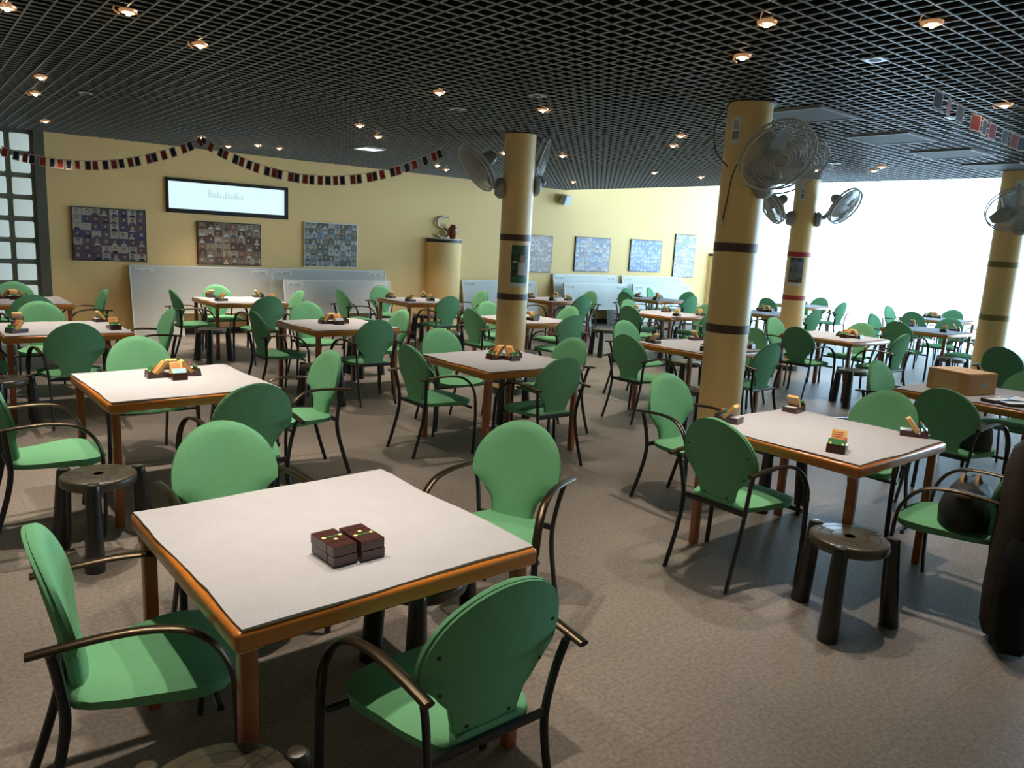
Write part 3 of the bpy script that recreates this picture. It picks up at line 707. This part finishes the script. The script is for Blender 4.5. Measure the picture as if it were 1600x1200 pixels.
for k in (('T1', 'F'), ('T4', 'L')):                         # shell screws, visible only on the two nearest backs
    sh = [c for c in CHO[k].children if c.name.startswith('backrest')][0].children[0]
    for x, z in ((-.185, .70), (.185, .70), (-.165, .58), (.165, .58), (-.07, .455), (.07, .455)):
        q = MB().lathe([(.001, -.002), (.0055, -.001), (.0055, .003)], 10, M3=Vector((0, -1, 0)).to_track_quat('Z', 'X').to_matrix(), origin=(x, by(z, x)-.017, z)).build('screw', M['black'], sh)

# ------------------------------------------------------------------ stools
def make_stool():
    t = thing('stool', '', 'stool', group='black plastic three-legged stools')
    s = MB(); s.lathe([(.001, .380), (.168, .380), (.176, .386), (.179, .396), (.179, .420), (.175, .428), (.167, .432), (.001, .432)], 48)
    top = s.build('seat', M['stool_top'], t)
    gr = MB()
    for r_ in (.135, .082): gr.lathe([(r_-.002, .4324), (r_+.002, .4324)], 48, cap=False)
    gr.lathe([(.001, .4326), (.024, .4326)], 20)
    for j in range(3):
        a = j*2*PI/3+.35
        for da in (-.10, .10):
            gr.tube([(math.cos(a+da*1.2)*.083, math.sin(a+da*1.2)*.083, .4322), (math.cos(a+da)*.172, math.sin(a+da)*.172, .4322)], .0013, 4)
    gr.build('groove', M['stool_groove'], top, False)
    for j in range(3):
        a = j*2*PI/3; ux, uy = math.cos(a), math.sin(a)
        l = MB(); rg = []
        for s_, (rr, z, of) in enumerate(((.045, 0, .238), (.0455, .01, .238), (.041, .20, .220), (.034, .40, .203), (.0325, .430, .200), (.028, .437, .200))):
            rg.append([(ux*of+rr*math.cos(2*PI*i/18), uy*of+rr*math.sin(2*PI*i/18), z) for i in range(18)])
        l = l.loft(rg).build('leg', M['plastic'], t)
        MB().lathe([(.001, .4372), (.023, .4372), (.027, .4355)], 18, origin=(ux*.200, uy*.200, 0), cap=False).build('leg_cap', M['stool_top'], l)
    return t
st0 = None
ST = [(.49, 1.59, 0, 'T1', 'near corner'), (.735, 4.205, 0, 'T2', 'near corner'), (3.42, 1.60, 0, 'T4', 'near corner'), (3.09, 9.86, 0, 'T9', 'near corner'),
      (3.17, 6.86, 0, 'T6', 'near corner'), (5.99, 8.80, 0, 'T10', 'near side'), (5.83, 6.93, 0, 'T11', 'near corner'), (8.77, 8.47, 0, 'T13', 'left corner'),
      (7.28, 5.64, 0, 'T5', 'far corner'), (5.94, 4.36, 0, 'T5', 'near corner'), (8.86, 4.38, 0, 'T15', 'near corner'), (11.62, 4.36, 0, 'T18', 'near corner'),
      (.60, 7.13, 0, 'T7', 'near corner'), (10.26, 8.47, 0, 'T13', 'far corner'), (8.89, 7.15, 0, 'T13', 'near corner'),
      (1.50, 2.32, 5, 'T1', 'underside'), (1.97, 5.69, 0, 'T2', 'far corner'), (4.56, 5.67, 0, 'T3', 'far corner'), (4.68, 2.80, 0, 'T4', 'far corner'),
      (5.98, 1.53, 0, 'T20', 'near corner'), (4.41, 8.30, 0, 'T6', 'far corner'), (6.95, 10.95, 0, 'T10', 'far corner')]
for (u, v, da, k, cn) in ST:
    a = math.atan2(-v, -u)+rad(da)+rad(-8)                # one leg roughly towards the aisle in front
    lab = 'black three-legged stool at the %s of %s' % (cn, TP[k])
    if st0 is None: st0 = make_stool(); st0.location = (u, v, 0); st0.rotation_euler = (0, 0, a); st0['label'] = lab
    else: dup(st0, (u, v, 0), a, lab)

# ------------------------------------------------------------------ bidding boxes
def make_bidbox():
    t = thing('bidding_box', '', 'bidding box', group='open wooden bidding boxes on the tables')
    m_ = MB(); m_.prism([(-.072, 0), (.075, 0), (.075, .030), (.006, .032), (.0, .020), (-.028, .020), (-.034, .038), (-.064, .046)], 'x', -.046, .046)
    m_.build('tray', M['darkwood'], t, False)
    R1 = Matrix.Rotation(rad(-38), 4, 'X')
    T1 = Matrix.Translation((0, -.018, .022)) @ R1
    b = MB(); b.box(-.036, .036, -.010, .010, 0, .098, rot=T1); cards = b.build('bid_cards', [M['card']], t, False)
    c2 = MB(); c2.box(-.036, .036, .0102, .014, .004, .102, rot=T1); c2.build('card_backs', M['card_back'], t, False)
    st = MB()
    for i in range(6): st.box(-.034, .020, -.0112, -.0102, .014+i*.013, .019+i*.013, rot=T1)
    st.build('card_rows', M['red_card'], cards, False)
    T2 = Matrix.Translation((0, -.052, .040)) @ Matrix.Rotation(rad(-38), 4, 'X')
    MB().box(-.043, .043, -.006, .004, -.004, .034, bevel=.002, rot=T2).build('pass_cards', M['green_card'], t, False)
    d = MB()
    for x in (-.03, .03): d.box(x-.006, x+.006, -.0075, -.006, .0, .011, rot=T2)
    d.build('pale_dot', M['yellow_dot'], t, False)
    MB().box(.026, .046, -.004, .004, .02, .045, rot=T2).build('red_tab', M['red_card'], t, False)
    MB().box(-.034, .034, .016, .068, .0305, .033).build('score_slip', M['paper'], t, False)
    return t
bb0 = None
def put_bb(u, v, a, lab):
    global bb0
    if bb0 is None: bb0 = make_bidbox(); bb0.location = (u, v, ZF+.002); bb0.rotation_euler = (0, 0, rad(a)); bb0['label'] = lab; return bb0
    return dup(bb0, (u, v, ZF+.002), rad(a), lab)
# the box's front (green) is local -y ; angles turn it to face left / front / right / back player
SPREAD = {'T4': ((-.32, -.28), (.46, -.33), (.40, .40), (-.28, .42)), 'T5': ((-.25, -.27), (.43, -.30), (.41, .37), (-.36, .34)), 'T7': ((-.38, -.28), (.38, -.22), (.40, .40), (-.30, .38)),
          'T9': ((-.30, -.14), (.34, -.30), (.40, .38), (-.27, .40)), 'T10': ((-.30, -.20), (.12, -.12), (.36, .40), (-.30, .40)), 'T12': ((-.30, -.30), (.10, -.28), (.35, .30), (-.30, .30)),
          'T13': ((-.18, -.34), (.37, -.38), (.20, .18), (-.34, .38)), 'T14': ((-.32, -.30), (.12, .0), (.42, .30), (-.05, .42)), 'T18': ((-.10, -.28), (.40, -.25), (.38, .38), (-.34, .30))}
CLUST = {'T2': (.03, .15), 'T3': (.06, .03), 'T6': (-.02, .06), 'T11': (.0, -.08), 'T8': (-.03, .22), 'T15': (.06, -.17), 'T16': (.25, .18), 'T17': (.30, .15), 'T19': (.22, .18)}
rb = random.Random(5)
for k, lst in SPREAD.items():
    tu, tv, _ = TB[k]
    for (du, dv), a, nm in zip(lst, (-72, 0, 90, 180), ('near', 'right', 'far', 'left')):
        put_bb(tu+du, tv+dv, a+rb.uniform(-14, 14)+(18 if nm == 'right' and k == 'T4' else 0), 'open bidding box at the %s corner of %s' % (nm, TP[k]))
for k, (du, dv) in CLUST.items():
    tu, tv, _ = TB[k]
    for a, nm in ((-90, 'left'), (0, 'front'), (90, 'right'), (180, 'back')):
        r = rad(a); d_ = .094
        o = put_bb(tu+du+math.sin(r)*d_, tv+dv-math.cos(r)*d_, a, '%s open bidding box of the cluster on %s' % (nm, TP[k]))
        if k in ('T2', 'T6') and nm == 'front':
            for ch in o.children:
                if ch.name.startswith('pass_cards'):
                    me = ch.data.copy(); me.materials[0] = M['blue_card']; ch.data = me
# closed boxes stacked on the foreground table
def make_closed():
    t = thing('closed_bidding_box', '', 'bidding box', group='closed bidding boxes stacked on the foreground table')
    m_ = MB(); m_.box(-.040, .040, -.070, .028, 0, .0305, bevel=.0012, seg=1); m_.box(-.0395, .0395, .031, .070, 0, .0305, bevel=.0012, seg=1); m_.box(-.036, .036, .026, .033, .002, .028)
    m_.build('case', M['darkwood'], t, False)
    g_ = MB(); g_.box(-.034, .034, -.0165, -.0085, .0305, .0312)
    b_ = g_.build('green_inlay', M['green_card'], t, False)
    d = MB()
    for x, y in ((-.028, -.0125), (.026, -.0125), (.0, .012)): d.lathe([(.0065, .0311), (.006, .0318), (.001, .032)], 14, origin=(x, y, 0))
    d.build('pale_dot', M['yellow_dot'], t)
    return t
cb0 = make_closed()
for i, (u, v, a, z, nm) in enumerate(((.978, 2.005, 183, 0, 'lower box of the left closed pair'), (.976, 2.006, 183.5, .0312, 'upper box of the left closed pair'),
                                     (1.068, 2.00, 3, 0, 'lower box of the right closed pair'), (1.067, 2.001, 2.6, .0312, 'upper box of the right closed pair'))):
    lab = 'dark wooden bidding box, %s on the foreground table' % nm; L_ = (u, v, ZF+.0025+z)
    if i == 0: cb0.location = L_; cb0.rotation_euler = (0, 0, rad(a)); cb0['label'] = lab
    else: dup(cb0, L_, rad(a), lab)
# cardboard box and flat trays on the box table
t = thing('cardboard_box', 'brown cardboard box with orange tape standing on a card table', 'box', (6.55, 2.36, ZF+.002), rad(-16))
MB().box(-.16, .16, -.18, .18, 0, .165, bevel=.003, seg=1).build('carton', M['cardboard'], t, False)
for x0, x1 in ((-.155, -.006), (.006, .155)): MB().box(x0, x1, -.17, .17, .165, .169).build('top_flap', M['cardboard_top'], t, False)
MB().box(-.1615, -.16, -.10, .12, .03, .145).build('side_label', M['cardboard_label'], t, False)
MB().box(-.02, .05, -.1812, -.18, .06, .10).build('printed_mark', M['ink'], t, False)
def tray(u, v, a, lab, first=None):
    t = thing('card_tray', lab, 'tray', (u, v, ZF+.002), rad(a), 'flat card trays on the box table')
    m_ = MB(); m_.box(-.12, .12, -.05, .05, 0, .006); m_.box(-.12, .12, -.05, -.044, 0, .024); m_.box(-.12, .12, .044, .05, 0, .024); m_.box(-.12, -.114, -.05, .05, 0, .024); m_.box(.114, .12, -.05, .05, 0, .024)
    m_.build('tray_body', M['darkwood'], t, False); MB().box(-.108, .10, -.04, .04, .006, .022).build('paper_slips', M['paper'], t, False)
tray(6.33, 2.02, -12, 'dark wooden card tray lying against the cardboard box'); tray(6.30, 1.86, -35, 'dark wooden card tray nearest the front edge of the box table'); tray(6.52, 1.92, 5, 'dark wooden card tray at the right edge of the photo')

# ------------------------------------------------------------------ coat and bags
def coat():
    t = thing('coat', 'long dark brown coat hung over the armchair at the right edge', 'coat', (4.20, 1.44, 0), rad(6))
    r = random.Random(11)
    # local frame of the chair: x across the back, y forward; the coat covers back, left post and hangs to the floor
    prof = [(.03, -.30, -.36, .15, .085), (.10, -.31, -.36, .20, .10), (.25, -.28, -.355, .25, .105), (.42, -.24, -.35, .28, .105), (.58, -.17, -.335, .30, .10), (.70, -.09, -.31, .315, .09), (.80, -.03, -.285, .29, .075), (.87, .0, -.275, .22, .06), (.905, .0, -.275, .12, .03)]
    rings = []; n = 40
    for i, (z, cx, cy, rx, ry) in enumerate(prof):
        ring = []
        for k in range(n):
            a = 2*PI*k/n; fold = 1+.13*math.sin(a*7+z*3)*(1-z)+.05*math.sin(a*11+1.3)
            ring.append((cx+rx*math.copysign(abs(math.cos(a))**.8, math.cos(a))*(.97+.03*fold), cy+ry*math.sin(a)*fold, z+.012*math.sin(a*3)*(1 if i < 2 else 0)))
        rings.append(ring)
    MB().loft(rings).build('coat_body', M['coat'], t, True, 80)
    # black lining panel hanging further out on the left, brown lapel in front of it
    rings = []
    for z, cx, cy, rx, ry in ((.03, -.41, -.40, .13, .08), (.12, -.44, -.40, .15, .085), (.30, -.445, -.39, .155, .085), (.46, -.42, -.375, .145, .08), (.56, -.365, -.36, .09, .05), (.60, -.35, -.35, .05, .03)):
        rings.append([(cx+rx*math.cos(2*PI*k/24)*(1+.08*math.sin(5*2*PI*k/24)), cy+ry*math.sin(2*PI*k/24)*(1+.1*math.sin(7*2*PI*k/24+z*5)), z) for k in range(24)])
    MB().loft(rings).build('coat_lining', M['coat_black'], t, True, 80)
    def strip(name, pts, w0, w1, m, flat=.016):
        P = smoothpath(pts, 5); rg = []
        for i, p in enumerate(P):
            s = i/(len(P)-1); w_ = w0+(w1-w0)*s+.02*math.sin(PI*s)
            rg.append([p+Vector((w_*math.cos(2*PI*k/14), flat*math.sin(2*PI*k/14), 0)) for k in range(14)])
        return MB().loft(rg).build(name, m, t, True, 80)
    strip('lapel', [(-.10, -.375, .84), (-.20, -.43, .70), (-.27, -.46, .52), (-.33, -.46, .40)], .055, .045, M['coat_light'])
    strip('sleeve', [(.16, -.36, .84), (.20, -.43, .66), (.17, -.46, .42), (.13, -.47, .25)], .075, .06, M['coat_light'], .04)
    strip('coat_tail', [(.0, -.45, .50), (-.08, -.48, .32), (-.18, -.50, .16), (-.24, -.52, .02)], .13, .035, M['coat_light'], .03)
    for z in (.56, .42):
        b = MB().lathe([(.001, .006), (.012, .004), (.014, 0)], 14, origin=(-.02, -.475, z), M3=Vector((0, -1, .1)).to_track_quat('Z', 'X').to_matrix()); b.build('button', M['brass'], t)
    return t
coat()
def handbag(name, label, loc, rz, sx, sy, sz, handles=True):
    t = thing(name, label, 'bag', loc, rz)
    rg = []
    for z, f in ((0, .86), (.02, .98), (.35, 1.02), (.7, .86), (.9, .62), (1.0, .30)):
        rg.append([(sx*(f*.25+.75)*math.copysign(abs(math.cos(2*PI*k/28))**.7, math.cos(2*PI*k/28)), sy*f*math.copysign(abs(math.sin(2*PI*k/28))**.8, math.sin(2*PI*k/28)), z*sz+.006*math.sin(k*1.7)*(z > .1)) for k in range(28)])
    b = MB().loft(rg).build('bag_body', M['bag'], t, True, 70)
    if handles:
        for yy, hh in ((-.03, .045), (.035, .035)):
            MB().tube(smoothpath([(-.07, yy-sy*.45, sz*.55), (-.055, yy-.005, sz*.98), (0, yy, sz+hh), (.055, yy-.005, sz*.98), (.07, yy-sy*.45, sz*.55)], 5), .008, 8, flat=(.006, .011)).build('handle', M['tan_leather'], t)
        rg = [[(-sx*.82+x*.0, y_, z) for y_, z in ()] for x in ()]
        MB().box(-sx*1.0, -sx*.55, -sy*.30, sy*.30, sz*.80, sz*.93, bevel=.012).build('side_flap', M['tan_leather'], t)
    return t
handbag('handbag', 'black handbag with tan handles lying on the armchair beside the coat', (4.13, 1.37, .448), rad(12), .20, .115, .20)
handbag('shoulder_bag', 'black bag slumped on the armchair left of the cardboard box table', (5.90, 2.00, .446), rad(80), .13, .10, .19, False)

# ------------------------------------------------------------------ flag garlands
def garland(label, spans, seed, fw=.078, fh=.118):
    t = thing('flag_garland', label, 'garland', spans[0][0])
    O = Vector(spans[0][0]); s = MB(); pts = []; i = 0; r = random.Random(seed)
    for (A, B, sag, n) in spans:
        A, B = Vector(A), Vector(B)
        def pt(q): p = A+(B-A)*q; return Vector((p.x, p.y, p.z-4*sag*q*(1-q)))
        pts += [pt(q/24)-O for q in range(25)]
        for j in range(n):
            q = (j+.5+r.uniform(-.22, .22))/n; p = pt(q)-O; tg = (pt(q+.01)-pt(q-.01)).normalized()
            dn = (Vector((0, 0, -1))*.75+(tg.cross(Vector((tg.y, -tg.x, 0))).normalized()*(-1))*.0); dn = (dn-tg*dn.dot(tg)*.85).normalized()
            nn = tg.cross(dn).normalized(); tw = r.uniform(-.25, .25); ax = (tg*math.cos(tw)+nn*math.sin(tw)).normalized(); nn = ax.cross(dn).normalized()
            f = MB(); a_, b_ = ax*fw/2, dn*fh
            f.loft([[p-a_+nn*.001, p+a_+nn*.001, p+a_+b_+nn*.001, p-a_+b_+nn*.001], [p-a_-nn*.001, p+a_-nn*.001, p+a_+b_-nn*.001, p-a_+b_-nn*.001]])
            fl = f.build('flag', M['flag_edge'], t, False)
            f = MB(); e = .010; a2 = ax*(fw/2-e)
            f.loft([[p-a2+dn*e+nn*.0018, p+a2+dn*e+nn*.0018, p+a2+b_-dn*e+nn*.0018, p-a2+b_-dn*e+nn*.0018], [p-a2+dn*e-nn*.0018, p+a2+dn*e-nn*.0018, p+a2+b_-dn*e-nn*.0018, p-a2+b_-dn*e-nn*.0018]])
            f.build('flag_field', M['flag_red'] if i % 2 else M['flag_blue'], fl, False); i += 1
    s.tube(pts, .003, 5).build('string', M['string'], t)
    return t
GA, GB, GC = (.55, 12.30, 2.85), (3.19, 10.46, 2.84), (5.46, 8.29, 2.84)
garland('long garland of small red and navy flags swagging along the picture wall', [(GA, GB, .40, 30), (GB, GC, .42, 31)], 4)
garland('short garland of red and navy flags at the top right corner', [((5.36, 2.38, 2.85), (8.2, 2.47, 2.80), .05, 13)], 9, .125, .115)

# ------------------------------------------------------------------ ceiling lamps and panels
LT = [(.60, 5.42), (1.12, 4.93), (1.65, 5.40), (1.07, 7.77), (1.16, 8.81), (1.56, 11.16), (3.29, 10.79), (3.89, 11.54), (4.08, 10.89), (4.42, 10.96), (4.02, 7.74), (4.58, 8.36), (6.91, 10.64), (7.36, 11.05), (3.51, 5.41), (4.51, 5.29), (6.33, 8.16), (6.92, 7.67), (9.76, 10.48), (6.29, 5.21), (6.82, 5.74), (9.03, 7.92), (9.82, 7.66), (3.51, 2.42), (4.00, 2.90), (4.01, 1.83), (6.27, 2.27), (9.54, 5.58), (9.49, 4.69), (9.85, 4.96)]
def make_lamp():
    t = thing('ceiling_spotlight', '', 'ceiling light', group='glowing halogen spotlights in the louvre ceiling')
    MB().box(-.05, .05, -.05, .05, .02, .12, bevel=.004, seg=1).build('housing', M['black'], t, False)
    m_ = MB(); m_.lathe([(.050, .0), (.047, -.012), (.036, -.016), (.032, -.006), (.026, .02)], 24, cap=False); m_.build('reflector', M['lamp_glass'], t)
    MB().lathe([(.001, -.030), (.012, -.027), (.020, -.014), (.020, .0), (.001, .004)], 16).build('bulb', M['lamp'], t)
    MB().tube(smoothpath([(-.06, 0, .03), (-.075, 0, -.01), (-.045, 0, -.03)], 4), .004, 6).build('clip', M['lamp_glass'], t)
    return t
lp0 = None; cnt = {}
near = {}
for (u, v) in LT:
    k = min(TB, key=lambda q: (TB[q][0]-u)**2+(TB[q][1]-v)**2); near.setdefault(k, []).append((u, v))
for k, L in near.items():
    L.sort(key=lambda q: q[0]*.6227+q[1]*.7608)
    nm = {1: [''], 2: ['nearer ', 'farther '], 3: ['nearest ', 'middle ', 'farthest '], 4: ['nearest ', 'second ', 'third ', 'farthest ']}[len(L)]
    for (u, v), q in zip(L, nm):
        lab = '%sglowing ceiling spotlight above %s' % (q, TP[k]); Lc = (u, v, Z_C+.0)
        if lp0 is None: lp0 = make_lamp(); lp0.location = Lc; lp0['label'] = lab; o = lp0
        else: o = dup(lp0, Lc, rb.uniform(0, 6), lab)
        spot(0, 0, 0, parent=None) if False else spot(u, v, Z_C-.045, SPOT_W*(.62 if u > 3.45 and v < 6.0 else 1.0))
def off_lamp(u, v, lab):
    t = thing('dark_spotlight', lab, 'ceiling light', (u, v, Z_C), 0, 'switched-off square spotlights')
    MB().box(-.055, .055, -.055, .055, .0, .09).build('housing', M['black'], t, False)
    m_ = MB(); m_.prism([(-.055, -.055), (.055, -.055), (.055, .055), (-.055, .055)], 'z', -.012, -.004)
    m_.build('square_plate', M['bezel'], t, False); MB().lathe([(.001, -.0135), (.034, -.0135), (.034, -.0118)], 20).build('dark_hole', M['black'], t)
for u, v, lab in ((4.52, 2.36, 'switched-off square spotlight at the upper right of the ceiling'), (6.58, 2.73, 'switched-off square spotlight beside the right flag garland'),
                  (4.06, 4.84, 'switched-off square spotlight left above the poster pillar'), (4.05, 5.93, 'switched-off spotlight nearest the middle of the ceiling'), (1.50, 8.32, 'switched-off spotlight at the left of the ceiling'), (8.98, 5.02, 'switched-off spotlight above the red-banded pillar fans')):
    off_lamp(u, v, lab)
for i, (u, v, lab) in enumerate(((5.93, 3.62, 'grey ceiling panel beside the thickest pillar'), (7.42, 3.62, 'grey ceiling panel second from the thickest pillar'), (8.70, 3.58, 'grey ceiling panel third from the thickest pillar'), (9.95, 3.55, 'grey ceiling panel beside the olive-banded pillar'))):
    t = thing('ceiling_panel', lab, 'ceiling panel', (u, v, Z_C), 0, 'grey panels in the louvre ceiling')
    MB().box(-.28, .28, -.28, .28, -.012, .0, bevel=.003, seg=1).build('plate', M['panel'], t, False)
    m_ = MB()
    for a, b, c_, d in ((-.30, .30, -.30, -.28), (-.30, .30, .28, .30), (-.30, -.28, -.28, .28), (.28, .30, -.28, .28)): m_.box(a, b, c_, d, -.016, .01)
    m_.build('rim', M['panel_rim'], t, False)
t = thing('light_panel', 'small white lit ceiling panel left of the poster pillar', 'ceiling light', (5.17, 9.66, Z_C))
MB().box(-.15, .15, -.15, .15, -.014, .0).build('diffuser', mat('white_diffuser', (.8, .8, .8), .4, emit=(.9, .95, 1), es=1.0), t, False)
m_ = MB()
for a, b, c_, d in ((-.165, .165, -.165, -.15), (-.165, .165, .15, .165), (-.165, -.15, -.15, .15), (.15, .165, -.15, .15)): m_.box(a, b, c_, d, -.016, .01)
m_.build('rim', M['bezel'], t, False)
